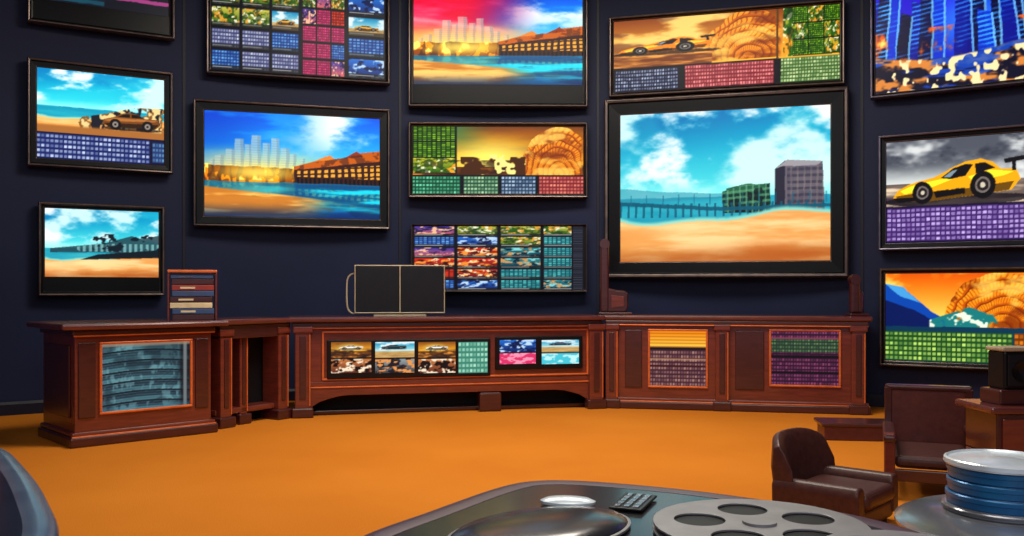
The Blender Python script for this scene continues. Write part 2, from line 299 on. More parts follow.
def mini(s,kind,seed):
    h,w=s.shape[:2]
    if kind=='b': s_beach(s,seed,False,False)
    elif kind=='c': s_city(s,seed)
    elif kind=='s': s_sun(s,seed); dome(s,.45,.15,1,.7,seed)
    elif kind=='k': s_car(s,seed); car(s,.15,.4,.7,(200,130,30)); warp(s,.01,seed)
    elif kind=='r': cal(s,(110,14,12),(250,70,40),8,5,seed)
    elif kind=='m': cal(s,(120,14,60),(240,66,130),9,6,seed)
    elif kind=='B': cal(s,(14,48,120),(110,176,240),9,6,seed)
    elif kind=='T': cal(s,(10,76,90),(96,214,206),9,6,seed)
    elif kind=='G': cal(s,(16,50,10),(150,196,50),9,8,seed)
    elif kind=='W': cal(s,(60,64,110),(206,212,230),10,5,seed)
    elif kind=='g':
        grad(s,(210,196,70),(40,90,14)); mx(s,ss(.45,.6,nz(h,w,4,4,seed,4)),(40,86,18)); mx(s,ss(.56,.66,nz(h,w,6,4,seed+1,3)),(230,160,50)); mx(s,ss(.62,.68,nz(h,w,8,6,seed+2,3)),(240,240,200)); mx(s,ss(.5,.62,nz(h,w,9,6,seed+12,3))*.6,(16,36,14))
    elif kind=='p':
        grad(s,(60,50,150),(226,100,100)); mx(s,ss(.5,.6,nz(h,w,4,4,seed,4)),(24,20,70)); mx(s,ss(.58,.66,nz(h,w,6,5,seed+3,3)),(250,190,150))
    elif kind=='o':
        grad(s,(214,40,24),(80,16,20)); mx(s,ss(.5,.62,nz(h,w,5,5,seed,4)),(255,150,50)); mx(s,ss(.52,.62,nz(h,w,5,5,seed+3,4)),(50,8,14)); mx(s,ss(.6,.66,nz(h,w,9,6,seed+12,3)),(255,230,180))
    elif kind=='x':
        grad(s,(30,130,140),(8,40,60)); mx(s,ss(.5,.62,nz(h,w,5,5,seed,4)),(130,216,216)); mx(s,ss(.55,.62,nz(h,w,5,5,seed+3,4)),(6,34,50)); mx(s,ss(.56,.62,nz(h,w,8,5,seed+13,4)),(200,150,90))
    elif kind=='u':
        grad(s,(30,110,210),(10,30,90)); mx(s,ss(.5,.62,nz(h,w,5,5,seed,4)),(190,220,250)); mx(s,ss(.55,.62,nz(h,w,6,4,seed+3,4)),(10,24,70))
def thumbs(s,rows,seed,gap=.1,cap=True):
    s[:]=(10,11,20); ny=len(rows)
    for j,r in enumerate(rows):
        nx=len(r)
        for i,k in enumerate(r):
            q=sub(s,(i+gap/2)/nx,(j+gap*.7)/ny,(i+1-gap/2)/nx,(j+1-gap*.7)/ny); mini(q,k,seed+i*7+j*31)
            if cap and q.shape[0]>16:
                c=q[int(q.shape[0]*.8):]; c[:]=c*.25+20; a=c.shape[0]//2; c[a-1:a+1, 2:int(c.shape[1]*.72)]=150

def screen(name, w, h, painter, parent, loc=(0,0,0), res=100):
    nx=max(24,int(w*res)); ny=max(16,int(h*res)); img=np.zeros((ny*2,nx*2,3)); painter(img)
    img=np.clip(img,0,255).reshape(ny,2,nx,2,3).mean((1,3))/255.0; img=np.where(img<=.04045,img/12.92,((img+.055)/1.055)**2.4); img=img[::-1]
    X,Z=np.meshgrid(np.linspace(-w/2,w/2,nx),np.linspace(-h/2,h/2,ny))
    co=np.stack([X,np.zeros_like(X),Z],-1).reshape(-1,3)
    I=np.arange(nx*ny).reshape(ny,nx); q=np.stack([I[:-1,:-1],I[:-1,1:],I[1:,1:],I[1:,:-1]],-1).reshape(-1,4)
    me=bpy.data.meshes.new(name); me.vertices.add(len(co)); me.vertices.foreach_set('co',co.ravel())
    me.loops.add(q.size); me.loops.foreach_set('vertex_index',q.ravel().astype(np.int32))
    me.polygons.add(len(q)); me.polygons.foreach_set('loop_start',np.arange(0,q.size,4,dtype=np.int32))
    me.update(calc_edges=True); me.validate()
    a=me.attributes.new('paint','FLOAT_COLOR','POINT'); a.data.foreach_set('color',np.concatenate([img.reshape(-1,3),np.ones((nx*ny,1))],1).ravel().astype(np.float32))
    me.materials.append(M['screen']); o=bpy.data.objects.new(name,me); COL.objects.link(o); o.location=loc
    if parent: o.parent=parent
    return o

# ------------------------------------------------------------------ room shell
H=5.9
def arc(r,a): return (r*math.sin(a), YC+r*math.cos(a))
v=[];f=[];N=96
angs=[math.radians(-90+180*i/N) for i in range(N+1)]
pts=[(-R,-4.0)]+[arc(R,a) for a in angs]+[(R,-4.0)]
outer=[(-R-.2,-4.0)]+[arc(R+.2,a) for a in angs]+[(R+.2,-4.0)]
n=len(pts)
for (x,y),(X,Y) in zip(pts,outer): v+=[(x,y,0),(x,y,H),(X,Y,0),(X,Y,H)]
for i in range(n-1):
    a=4*i;c=4*i+4; f+=[(a,c,c+1,a+1),(a+2,a+3,c+3,c+2),(a+1,c+1,c+3,a+3),(a,a+2,c+2,c)]
wl=obj('wall_back',v,f,M['wall'],None,0)
for p in wl.data.polygons: p.use_smooth=True
wl.data.set_sharp_from_angle(angle=math.radians(30))
slab('floor',[(-R-.2,-4.0)]+[arc(R+.2,a) for a in angs]+[(R+.2,-4.0)],-.1,0,M['carpet'],None,0)
slab('ceiling',[(-R-.2,-4.0)]+[arc(R+.2,a) for a in angs]+[(R+.2,-4.0)],H,H+.1,M['ceil'],None,0)
v=[];f=[]
for a in angs:
    for r,z in ((R,0),(R-.03,0),(R-.03,.12),(R-.015,.15),(R,.15)): x,y=arc(r,a); v.append((x,y,z))
for i in range(N):
    for k in range(4): f.append((5*i+k,5*i+5+k,5*i+6+k,5*i+1+k))
obj('baseboard_back',v,f,M['wallseam'])
def wallhit(px,r):
    k=(px-CX)/F; A=1+k*k; D=(YC+math.sqrt(YC*YC-A*(YC*YC-r*r)))/A; return Vector((k*D,D))
for i,px in enumerate((184,400,598,862)):
    p=wallhit(px,R); a=math.atan2(p.x,p.y-YC); g=box('trim_%d'%(i+1),-.02,.02,-.012,.01,.15,H,M['wallseam'],None,.003); g.location=(p.x,p.y,(H+.15)/2); g.rotation_euler=(0,0,-a)

# ------------------------------------------------------------------ televisions
def tv(x0,x1,y0,y1,painter,b=.1,rim=.03,th=.09,purple=False,bot=0.0,res=118):
    Pl=wallhit(x0,R-.15);Pr=wallhit(x1,R-.15);d=Pr-Pl;w=d.length;mid=(Pl+Pr)/2;D=mid.y
    zt=CH+(HY-y0)/F*D;zb=CH+(HY-y1)/F*D;h=zt-zb
    g=group('television',(mid.x,mid.y,(zt+zb)/2),math.atan2(d.y,d.x))
    rm=M['bezelpurple'] if purple else M['bezelrim']
    frame('casing',w,h,[(0,th,1),(0,0,1),(rim*.4,-.025,1),(rim,-.02,0),(rim*1.3,.0,0),(b-.012,.006,1),(b-.004,.010,0),(b+.004,.03,0)],[M['bezel'],rm],g)
    sw=w-2*b+.01; sh=h-2*b-bot+.01
    if bot>0: box('lower_bezel',-w/2+b-.01,w/2-b+.01,.004,.05,-h/2+b*.6,-h/2+b+bot,M['bezel'],g,.004)
    screen('display',sw,sh,painter,g,(0,.02,bot/2),res)
    box('wall_bracket',-.25,.25,th-.01,.22,-.2,.2,M['black'],g,.004)
    return g
def p_T1(s): grad(s,(10,14,26),(14,16,28)); glow(s,.3,.84,.3,.14,(16,130,170),.9); rect(s,.45,.84,1,.88,(200,70,150),.8); rect(s,0,.93,.5,.97,(20,90,110),.7); warp(s,.02,3)
def p_T2(s):
    q=sub(s,0,0,1,.72); s_beach(q,11,False,False); U,V=UV(s); h,w=s.shape[:2]
    m_=inside(s,[(.3,.52),(.5,.46),(.75,.36),(1,.34),(1,.70),(.35,.70)]); n=nz(h,w,16,12,5,3)
    mx(s,m_*ss(.4,.5,n),(130,84,40)); mx(s,m_*ss(.54,.62,n),(240,214,150)); mx(s,m_*ss(.58,.62,nz(h,w,18,9,8,3)),(30,30,40)); mx(s,ss(.60,.64,V)*(V<.72),(170,110,56)); car(s,.5,.42,.46,(120,72,30))
    rect(s,0,.70,1,1,(14,20,50)); cal(sub(s,0,.72,.88,.99),(24,38,96),(206,216,244),26,5,2); cal(sub(s,.9,.74,1,.97),(40,60,110),(120,170,200),4,4,2); pop(s,1.1,1.05)
def p_T3(s):
    s_beach(s,14,False,False); U,V=UV(s); h,w=s.shape[:2]
    poly(s,[(.05,.58),(.5,.50),(.75,.38),(.84,.42),(1,.36),(1,.66),(.5,.63),(.05,.64)],(30,62,72),.85); mx(s,inside(s,[(.25,.56),(.75,.42),(1,.40),(1,.62),(.3,.62)])*((U*20)%1>.5)*(V>.5)*.8,(130,190,190))
    poly(s,[(.45,.66),(1,.58),(1,.70),(.3,.74)],(14,26,34)); mx(s,ss(.55,.62,nz(h,w,14,14,2,3))*(U>.4)*(V>.36)*(V<.7),(12,28,40))
def p_T4(s):
    s[:]=(12,14,24); thumbs(sub(s,0,0,.50,1),['ggg','ggk','WWB','BWW'],3); thumbs(sub(s,.51,0,.76,1),['gpg','pmr','mmm','mmB','mmp'],9,cap=False); thumbs(sub(s,.77,0,1,1),['u','k','B','u'],15)
def p_T5(s): s_city(s,21)
def p_T6(s): s_city(s,33,1.0)
def p_T7(s):
    s_sun(s,4); dome(s,.64,.02,1.0,.72); U,V=UV(s); h,w=s.shape[:2]
    mx(s,ss(.5,.2,U)*ss(.45,.1,V)*.8,(70,130,80)); mx(s,(V>.45)*(V<.72)*(U>.28)*(U<.66)*ss(.5,.56,nz(h,w,12,6,4,3)),(70,40,16)); mx(s,(V>.42)*(V<.72)*(U>.4)*(U<.66)*ss(.58,.62,nz(h,w,16,8,9,3)),(255,232,150))
    thumbs(sub(s,0,0,.26,.7),['G','G','g'],2,.05,False)
    s[int(h*.72):]=(14,16,24); cal(sub(s,0,.74,.28,1),(20,70,50),(120,210,170),14,5,3); cal(sub(s,.3,.74,.5,1),(40,80,60),(190,220,180),10,5,3); cal(sub(s,.52,.74,.72,1),(40,60,84),(180,200,220),10,5,4); cal(sub(s,.74,.74,1,1),(120,44,50),(240,150,130),13,5,3); pop(s,1.15,1.08)
def p_T8(s):
    thumbs(s,['pggg','BugT','poxT','ooxT','roTT','BuTx'],40,.08); rect(s,.92,0,1,1,(12,12,22)); U,V=UV(s); mx(s,(U>.93)*(U<.985)*((V*36)%1>.6)*.6,(90,100,120))
def p_T9(s):
    U,V=UV(s); h,w=s.shape[:2]; grad(s,(130,66,24),(250,180,70),0,.55); clouds(s,5,.5,.6,(255,216,130)); mx(s,ss(.45,.6,nz(h,w,4,5,9,4))*ss(.5,.2,U)*.6,(90,50,40)); dome(s,.40,.0,.76,.64,5)
    mx(s,(V>.50)*(U<.45),(110,60,30)); mx(s,(V>.5)*(U<.45)*ss(.4,.7,nz(h,w,5,16,3,4)),(230,160,80)); racer(s,.02,.28,.42,(226,134,30)); q=sub(s,.76,0,1,.64); mini(q,'g',8); thumbs(sub(s,.80,0,1,.64),['GgG','gGg','GGg'],4,.04,False)
    s[int(h*.66):]=(14,14,24); cal(sub(s,0.01,.69,.30,.98),(16,20,44),(180,190,214),24,6,2); cal(sub(s,.33,.68,.72,.98),(120,44,52),(240,150,150),32,6,3); cal(sub(s,.75,.66,1,.98),(64,96,50),(210,226,170),20,7,4); rect(s,.73,.0,.74,.66,(90,60,30)); warp(s,.003,4); pop(s,1.15,1.08)
def p_T10(s): s_beach(s,52,True,True)
def p_T11(s): s_neon(s,3)
def p_T12(s):
    h,w=s.shape[:2]; grad(s,(24,28,40),(214,218,216),0,.42); clouds(s,8,.6,.8,(230,232,230)); mx(s,ss(.4,.6,nz(h,w,3,5,18,4))*ss(.4,.1,np.array(UV(s)[1]))*.7,(30,34,48)); U,V=UV(s)
    mx(s,(V>.42),(110,96,90)); mx(s,(V>.42)*ss(.4,.7,nz(h,w,3,18,3,4)),(226,206,180)); mx(s,(V>.5)*ss(.5,.7,nz(h,w,3,12,7,4))*.8,(60,46,60)); racer(s,.05,.22,.80,(236,168,24)); rect(s,0,.64,1,1,(30,22,50)); cal(sub(s,0.01,.66,1,.98),(70,46,104),(206,184,236),30,7,2); warp(s,.003,4); pop(s,1.15,1.1)
def p_T13(s):
    h,w=s.shape[:2]; U,V=UV(s); grad(s,(206,92,14),(255,210,110),0,.5); clouds(s,3,.5,.5,(255,214,120)); dome(s,.4,.0,1.05,.64,8)
    poly(s,[(0,.12),(.12,.16),(.3,.42),(.5,.6),(0,.68)],(16,76,156)); poly(s,[(0,.3),(.2,.42),(.4,.6),(0,.68)],(6,34,84)); poly(s,[(.0,.12),(.12,.16),(.24,.34),(.1,.26)],(90,160,210)); mx(s,inside(s,[(.3,.52),(.55,.38),(.7,.46),(.75,.62),(.3,.62)])*ss(.4,.55,nz(h,w,14,10,3,3)),(40,120,120)); mx(s,inside(s,[(.3,.52),(.55,.42),(.75,.62),(.3,.62)])*ss(.55,.6,nz(h,w,14,10,6,3)),(230,240,220))
    mx(s,(V>.6)*1.,(20,60,80)); warp(s,.006,2); cal(sub(s,0,.66,.82,.99),(36,74,40),(190,220,120),26,6,2); cal(sub(s,.83,.66,1,.99),(110,60,20),(240,150,60),6,5,2); pop(s,1.2,1.1)

tv(27,175,-90,31,p_T1,.07,bot=.2)
tv(27,173,65,170,p_T2,.1)
tv(38,165,204,296,p_T3,.07,bot=.15)
tv(206,390,-14,79,p_T4,.06)
tv(193,390,104,228,p_T5,.13)
tv(408,588,-8,107,p_T6,.07,bot=.22)
tv(408,588,122,198,p_T7,.06)
tv(411,587,224,292,p_T8,.03,rim=.012)
tv(609,845,8,91,p_T9,.06)
tv(604,849,93,278,p_T10,.21,rim=.05)
tv(870,1060,-50,90,p_T11,.06,purple=True)
tv(878,1050,129,249,p_T12,.09,purple=True)
tv(879,1050,267,369,p_T13,.07)

# ------------------------------------------------------------------ cabinets
DH=1.1
class Line:
    def __init__(s,A,B): s.A=Vector(A);s.B=Vector(B);s.L=(s.B-s.A).length;s.d=(s.B-s.A)/s.L;s.rz=math.atan2(s.d.y,s.d.x)
    def t(s,px): k=(px-CX)/F; return (k*s.A.y-s.A.x)/(s.d.x-k*s.d.y)
    def z(s,px,y): D=s.A.y+s.d.y*s.t(px); return CH-(y-HY)/F*D
def panel_frame(g,x0,x1,z0,z1,painter=None,w=.035,y=-.02,res=120):
    fr=[('frame_top',x0,x1,z1-w,z1),('frame_bottom',x0,x1,z0,z0+w),('frame_left',x0,x0+w,z0+w,z1-w),('frame_right',x1-w,x1,z0+w,z1-w)]
    for nme,a,b_,c,d in fr: box(nme,a,b_,y,y+.03,c,d,M['copper'],g,.008)
    if painter: screen('display_panel',x1-x0-2*w,z1-z0-2*w,painter,g,((x0+x1)/2,y+.016,(z0+z1)/2),res)
def desk_body(g,L,dep,ov=.09):
    box('body',.02,L-.02,.0,dep,.12,DH-.1,M['wood'],g,.01)
    box('plinth',-.03,L+.03,-.06,dep,.0,.09,M['woodd'],g,.015); box('plinth_moulding',-.01,L+.01,-.035,dep,.09,.13,M['wood'],g,.012)
    box('plinth_highlight',-.015,L+.015,-.045,-.02,.083,.099,M['copper'],g,.004)  # orange highlight along the plinth edge, made as a copper strip
    box('cornice',-.01,L+.01,-.04,dep+.01,DH-.11,DH-.055,M['woodd'],g,.014); box('cornice_highlight',0,L,-.046,-.03,DH-.118,DH-.104,M['copper'],g,.004)  # thin copper strip imitates the highlight under the cornice
    box('desktop',-ov,L+ov,-ov,dep+.05,DH-.055,DH,M['woodtop'],g,.02)
def pilaster(g,x,w=.12,y=-.045,d=.07,highlight=True):
    box('pilaster',x-w/2,x+w/2,y,y+d,.1,DH-.1,M['wood'],g,.012); box('pilaster_inlay',x-w/5,x+w/5,y-.01,y+.01,.2,DH-.2,M['woodd'],g,.006)
    box('pilaster_base',x-w/2-.03,x+w/2+.03,y-.035,y+d,0,.11,M['woodd'],g,.015); box('pilaster_cap',x-w/2-.02,x+w/2+.02,y-.02,y+d,DH-.17,DH-.1,M['wood'],g,.012)
    if highlight: box('pilaster_highlight',x+w/2-.016,x+w/2-.004,y-.008,y+.004,.13,DH-.19,M['copper'],g,.003)  # copper line in place of the orange highlight on the pilaster edge

# left cabinet with glass front
ln=Line((-3.90,7.98),(-2.95,8.88)); g=group('wooden_cabinet',(*ln.A,0),ln.rz); L=ln.L
desk_body(g,L,.9,.12)
def p_glass_reflection(s):  # reflected shelf lines painted into the pane, which glows like a screen
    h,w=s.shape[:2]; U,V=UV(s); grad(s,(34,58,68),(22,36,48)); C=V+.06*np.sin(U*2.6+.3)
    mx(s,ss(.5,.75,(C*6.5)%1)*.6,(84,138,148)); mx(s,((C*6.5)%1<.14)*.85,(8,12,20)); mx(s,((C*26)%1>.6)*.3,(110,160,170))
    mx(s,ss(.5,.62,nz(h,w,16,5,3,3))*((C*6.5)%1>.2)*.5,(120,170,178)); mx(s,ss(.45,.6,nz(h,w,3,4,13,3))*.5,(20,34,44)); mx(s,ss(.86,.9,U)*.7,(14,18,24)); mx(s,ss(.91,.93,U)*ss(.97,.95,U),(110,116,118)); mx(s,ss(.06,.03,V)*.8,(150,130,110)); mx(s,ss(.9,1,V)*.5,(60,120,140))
x0=ln.t(99);x1=ln.t(192)
panel_frame(g,x0,x1,.27,.93,p_glass_reflection,.025,res=140)
box('side_inlay',.05,x0-.03,-.015,.01,.25,.93,M['woodd'],g,.008)
box('side_inlay',x1+.03,L-.05,-.015,.01,.25,.93,M['woodd'],g,.008)
box('gable_panel',.0,.021,.1,.8,.25,.9,M['woodd'],g,.008)

# corner unit
lc=Line((-2.96,9.08),(-2.44,9.86)); g=group('corner_cabinet',(*lc.A,0),lc.rz); L=lc.L
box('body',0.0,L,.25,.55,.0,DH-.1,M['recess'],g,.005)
for x in(.08,L-.10): pilaster(g,x,.14,-.02,.26)
pilaster(g,.36,.10,.05,.2)
box('cornice',0,L,-.02,.56,DH-.2,DH-.055,M['woodd'],g,.012); box('desktop',-.02,L+.02,-.08,.62,DH-.055,DH,M['woodtop'],g,.02)
box('shelf',0,L,.05,.3,.12,.18,M['wood'],g,.01)

# centre media console
lm=Line((-2.42,9.88),(1.06,10.7)); g=group('media_console',(*lm.A,0),lm.rz); L=lm.L; dep=.65
box('body',.05,L-.02,.0,dep,.36,DH-.1,M['wood'],g,.012)
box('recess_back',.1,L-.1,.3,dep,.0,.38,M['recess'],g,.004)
pts=[(.2,.38),(L-.16,.38)]
for i in range(33):
    t=i/32; x=L-.16-(L-.36)*t; pts.append((x,.10+.13*min(1,(math.sin(math.pi*t)*3))**.6))
prism('arched_apron',pts,-.012,.06,M['wood'],g,.004)
box('apron_highlight',.2,L-.16,-.022,.0,.315,.33,M['copper'],g,.004)  # highlight on the apron edge, put in as a copper strip
box('foot',lm.t(479),lm.t(501),-.04,.2,0,.22,M['woodd'],g,.02)
box('low_rail',.1,L-.1,.12,.3,.0,.05,M['woodd'],g,.01)
for x in(.12,L-.08): pilaster(g,x,.17,-.07,.12)
box('cornice',0,L,-.05,dep+.01,DH-.12,DH-.055,M['woodd'],g,.014); box('desktop',-.05,L+.02,-.12,dep+.05,DH-.055,DH,M['woodtop'],g,.02); box('cornice_highlight',.02,L-.01,-.058,-.04,DH-.128,DH-.114,M['copper'],g,.004)  # last strip imitates the lit edge below the desktop
xa=lm.t(322);xb=lm.t(588)
for nme,a,b_,c,d in (('rail_top',xa,xb,.925,.943),('rail_bottom',xa,xb,.40,.42),('rail_left',xa,xa+.02,.42,.925),('rail_right',xb-.02,xb,.42,.925)): box(nme,a,b_,-.018,.01,c,d,M['copper'],g,.005)
bands=[(331,371,'s'),(375,414,'k'),(418,455,'s'),(458,487,'T'),(499,535,'m2'),(541,578,'k2')]
def mkp(k,i):
    def p(s):
        s[:]=(18,16,24); q=sub(s,0.0,.0,1,.5); r=sub(s,0,.56,1,1)
        if k=='s': s_sun(q,i); car(q,.2,.25,.6,(250,236,220)); h,w=r.shape[:2]; grad(r,(200,120,60),(90,40,30)); mx(r,ss(.5,.6,nz(h,w,7,4,i,3)),(250,230,200)); mx(r,ss(.56,.6,nz(h,w,8,5,i+4,3)),(24,14,16))
        elif k=='k': s_car(q,i); car(q,.15,.2,.65,(30,50,60)); h,w=r.shape[:2]; grad(r,(150,160,160),(60,60,66)); mx(r,ss(.5,.6,nz(h,w,7,4,i,3)),(30,26,34)); mx(r,ss(.55,.6,nz(h,w,8,5,i+4,3)),(230,150,80))
        elif k=='T': cal(s,(60,130,110),(170,226,200),8,6,i)
        elif k=='m2': mini(q,'u',i); r[:]=(220,50,104); h,w=r.shape[:2]; mx(r,ss(.5,.6,nz(h,w,6,4,i,3)),(255,150,180))
        else: s_car(q,i); car(q,.2,.2,.6,(60,70,90)); r[:]=(70,196,214); h,w=r.shape[:2]; mx(r,ss(.5,.6,nz(h,w,6,4,i,3)),(190,240,240))
    return p
box('screen_band_left',lm.t(327),lm.t(490),-.03,.01,lm.z(400,376)-.02,lm.z(400,340)+.01,M['black'],g,.01)
box('screen_band_right',lm.t(495),lm.t(582),-.03,.01,lm.z(540,368)-.01,lm.z(540,337)+.01,M['black'],g,.01)
for i,(a,b_,k) in enumerate(bands):
    w=lm.t(b_)-lm.t(a); zt=lm.z(a,342 if i<4 else 340); zb=lm.z(a,373 if i<4 else 364)
    screen('display_%d'%(i+1),w,zt-zb,mkp(k,i+3),g,((lm.t(a)+lm.t(b_))/2,-.034,(zt+zb)/2),140)

# right sideboard
lr=Line((1.12,10.72),(4.0,10.12)); g=group('sideboard',(*lr.A,0),lr.rz); L=lr.L
desk_body(g,L,.6,ov=.05)
for px in(612,722,858): pilaster(g,lr.t(px),.15,-.05,.08)
def p_r1(s):
    cal(s,(60,30,44),(170,124,112),20,14,3); q=sub(s,0,0,1,.30); grad(q,(236,130,10),(252,200,70)); U,V=UV(q); mx(q,((V*5)%1>.7)*.5,(150,70,10)); rect(s,0,.3,1,.34,(20,16,20)); rect(s,0,.62,1,.66,(60,20,30)); rect(s,0,.5,1,.53,(200,150,110),.6)
def p_r2(s): cal(s,(44,18,40),(140,64,104),24,14,6); cal(sub(s,0,.15,1,.4),(30,50,40),(100,130,84),24,4,1); rect(s,0,.12,1,.15,(160,60,90),.7); rect(s,0,.45,1,.5,(16,12,20)); rect(s,0,.75,1,.79,(16,12,20))
panel_frame(g,lr.t(648),lr.t(708),lr.z(680,388),lr.z(680,329),p_r1,.025)
panel_frame(g,lr.t(769),lr.t(841),lr.z(800,387),lr.z(800,329),p_r2,.025)
for a,b_ in((625,642),(735,764)): box('inlay',lr.t(a),lr.t(b_),-.015,.01,.25,.93,M['woodd'],g,.008)

# tall bookcase edge at far left
g=group('bookcase',(-4.45,7.35,0)); box('side_panel_right',-.04,0,0,.45,0,2.28,M['leatherred'],g); box('side_panel_left',-.9,-.86,0,.45,0,2.28,M['woodd'],g); box('back_panel',-.86,-.04,.42,.45,0,2.28,M['woodd'],g)
for i in range(6): box('shelf_%d'%i,-.86,-.04,0,.42,.05+i*.437,.09+i*.437,M['wood'],g)

# ------------------------------------------------------------------ things on the cabinets
g=group('binder_stack',(-3.24,9.12,DH),math.radians(20))
zz=0; cols=['woodd','bblue','cream','woodd','bblue','red','woodd','bblue']; rnd=random.Random(2)
for i,c in enumerate(cols):
    h=.055 if i<7 else .035; dx=rnd.uniform(-.012,.012)
    box('binder_%d'%i,-.2+dx,.2+dx,-.14,.14,zz,zz+h,M[c],g,.006)
    if i%2: box('label_%d'%i,-.12+dx,.02+dx,-.144,-.14,zz+.018,zz+h-.018,M['cream'],g,0)
    zz+=h+.004
box('case_side',-.235,-.215,-.15,.15,0,zz+.02,M['wood'],g); box('case_side_far',.215,.235,-.15,.15,0,zz+.02,M['wood'],g); box('case_top',-.235,.235,-.16,.16,zz+.02,zz+.05,M['copper'],g,.008)

# twin-panel monitor
D=10.38; sc_=D/F; w=90*sc_; h=CH+(HY-265)*sc_-DH-.03
g=group('computer_monitor',((400-CX)*sc_,D,DH),math.radians(9))
frame('bezel',w,h,[(0,.07,1),(0,0,1),(.010,-.005,1),(.014,0,0),(.02,.008,0)],[M['black'],M['beige']],g,(0,0,.03+h/2))
box('panel_left',-w/2+.02,-.012,.004,.03,.05,.01+h,M['blackscreen'],g,.002); box('panel_right',.012,w/2-.02,.004,.03,.05,.01+h,M['blackscreen'],g,.002)
box('divider',-.007,.007,-.004,.02,.035,.025+h,M['beige'],g,.002); box('casing_back',-w/2+.03,w/2-.03,.06,.13,.08,h-.03,M['black'],g,.03)
box('neck',-.05,.05,.05,.12,.0,.3,M['black'],g); box('foot',-.3,.3,-.05,.16,0,.016,M['beige'],g,.005)
tube('side_handle',[(-w/2,.05,h*.88),(-w/2-.08,.06,h*.86),(-w/2-.09,.06,h*.5),(-w/2-.08,.05,.03),(-w/2,.05,.03)],.010,M['beige'],g)
def scroll(name,px,D,h,w,s=1):
    g=group(name,((px-CX)/F*D,D,DH))
    box('foot',-.1,w+.04,-.09,.09,0,.03,M['woodd'],g,.01)
    box('post',-.075,.035,-.045,.045,.03,h,M['woodd'],g,.03,seg=4)
    lathe('finial',[(0,-.05),(.06,-.05),(.066,0),(.06,.05),(0,.05)],M['woodd'],g,24,(-.02,0,h),(math.pi/2,0,0))
    prism('scroll_arm',[(0,.33),(w*.45,.30),(w*.85,.29),(w,.25),(w,.10),(w*.9,.03),(0,.03)],-.035,.035,M['woodd'],g,.02,3)
    prism('arm_inlay',[(.06,.24),(w*.8,.22),(w*.8,.1),(.06,.08)],-.04,-.03,M['wood'],g,.004)
    return g
scroll('wooden_scroll_stand',606,10.95,.86,.27); scroll('wooden_scroll_stand',856,10.45,.42,.08,.5)

# ------------------------------------------------------------------ right side seating
g=group('club_chair',(1.93,5.42,0),math.radians(48))
box('base',-.27,.27,-.27,.27,.03,.15,M['leather'],g,.03,seg=4)
for x in(-.22,.22):
    for y in(-.22,.22): lathe('foot',[(0,0),(.02,0),(.028,.035),(0,.035)],M['woodd'],g,16,(x,y,0))
box('seat_cushion',-.225,.225,-.30,.18,.14,.245,M['leather'],g,.045,seg=5)
for x in(-.27,.27): prism('arm',[(x-.05,.06),(x+.05,.06),(x+.055,.25),(x+.03,.29),(x-.03,.29),(x-.055,.25)],-.28,.24,M['leather'],g,.02,4)
v=[];f=[];n=16
for i in range(n+1):
    t=-1+2*i/n; x=t*.31; yb=.24-.10*t*t; top=.535-.06*t**4
    for dy,z in((-.055,.14),(-.03,.34),(.02,top-.04),(.05,top),(.09,top-.02),(.10,.34),(.06,.05)): v.append((x,yb+dy,z))
for i in range(n):
    for k in range(7): f.append((7*i+k,7*i+(k+1)%7,7*i+7+(k+1)%7,7*i+7+k))
f+=[tuple(range(7)),tuple(range(7*n+6,7*n-1,-1))]
obj('backrest',v,f,M['leather'],g,.012,True,seg=3)

g=group('armchair',(2.93,6.3,0),math.radians(-22))
w=.27
box('backrest',-w,w,.32,.38,.22,.68,M['leatherred'],g,.02); box('top_rail',-w-.02,w+.02,.3,.4,.66,.70,M['woodd'],g,.015)
for x in(-w,w):
    box('back_leg',x-.025,x+.025,.3,.36,0,.68,M['woodd'],g); box('front_leg',x-.035,x+.035,-.4,-.33,0,.44,M['wood'],g,.012)
    box('arm',x-.04,x+.04,-.42,.34,.38,.425,M['woodd'],g,.015); box('side_rail',x-.02,x+.02,-.35,.32,.14,.2,M['woodd'],g)
box('front_rail',-w,w,-.39,-.35,.12,.2,M['woodd'],g)
box('seat_cushion',-w+.03,w-.03,-.36,.3,.2,.29,M['leather'],g,.04,seg=4)

g=group('low_platform',(3.3,8.5,0),math.radians(-8))
box('top',-.4,.4,-.2,.2,.13,.165,M['woodd'],g,.01); box('body',-.37,.37,-.17,.17,0,.13,M['leatherred'],g,.006)

g=group('writing_desk',(2.84,5.3,0))
box('top',-.03,1.2,-.03,.42,.67,.71,M['woodtop'],g,.012); box('apron',.02,1.15,.01,.38,.42,.67,M['woodd'],g,.008)
for i in range(3): box('drawer_%d'%i,.05+i*.37,.38+i*.37,-.005,.02,.45,.64,M['wood'],g,.006); lathe('knob',[(0,0),(.012,0),(.016,.012),(.008,.02),(0,.02)],M['copper'],g,16,(.215+i*.37,-.005,.545),(math.pi/2,0,0))
for x in(.02,1.09):
    for y in(.01,.32): box('leg',x,x+.06,y,y+.06,0,.42,M['wood'],g,.01)
g=group('desk_speaker',(3.04,5.5,.71),math.radians(6))
box('base',-.13,.16,-.1,.1,0,.09,M['woodd'],g,.01); box('cabinet',-.09,.12,-.08,.08,.09,.32,M['black'],g,.012); box('top_cap',-.1,.13,-.09,.09,.32,.345,M['beige'],g,.008); box('grille',-.07,.1,-.09,-.078,.11,.30,M['blackscreen'],g,.004)
lathe('cone',[(0,.0),(.03,.004),(.055,.010),(.06,.012),(.06,0.0)],M['black'],g,32,(.015,-.088,.20),(math.pi/2,0,0))

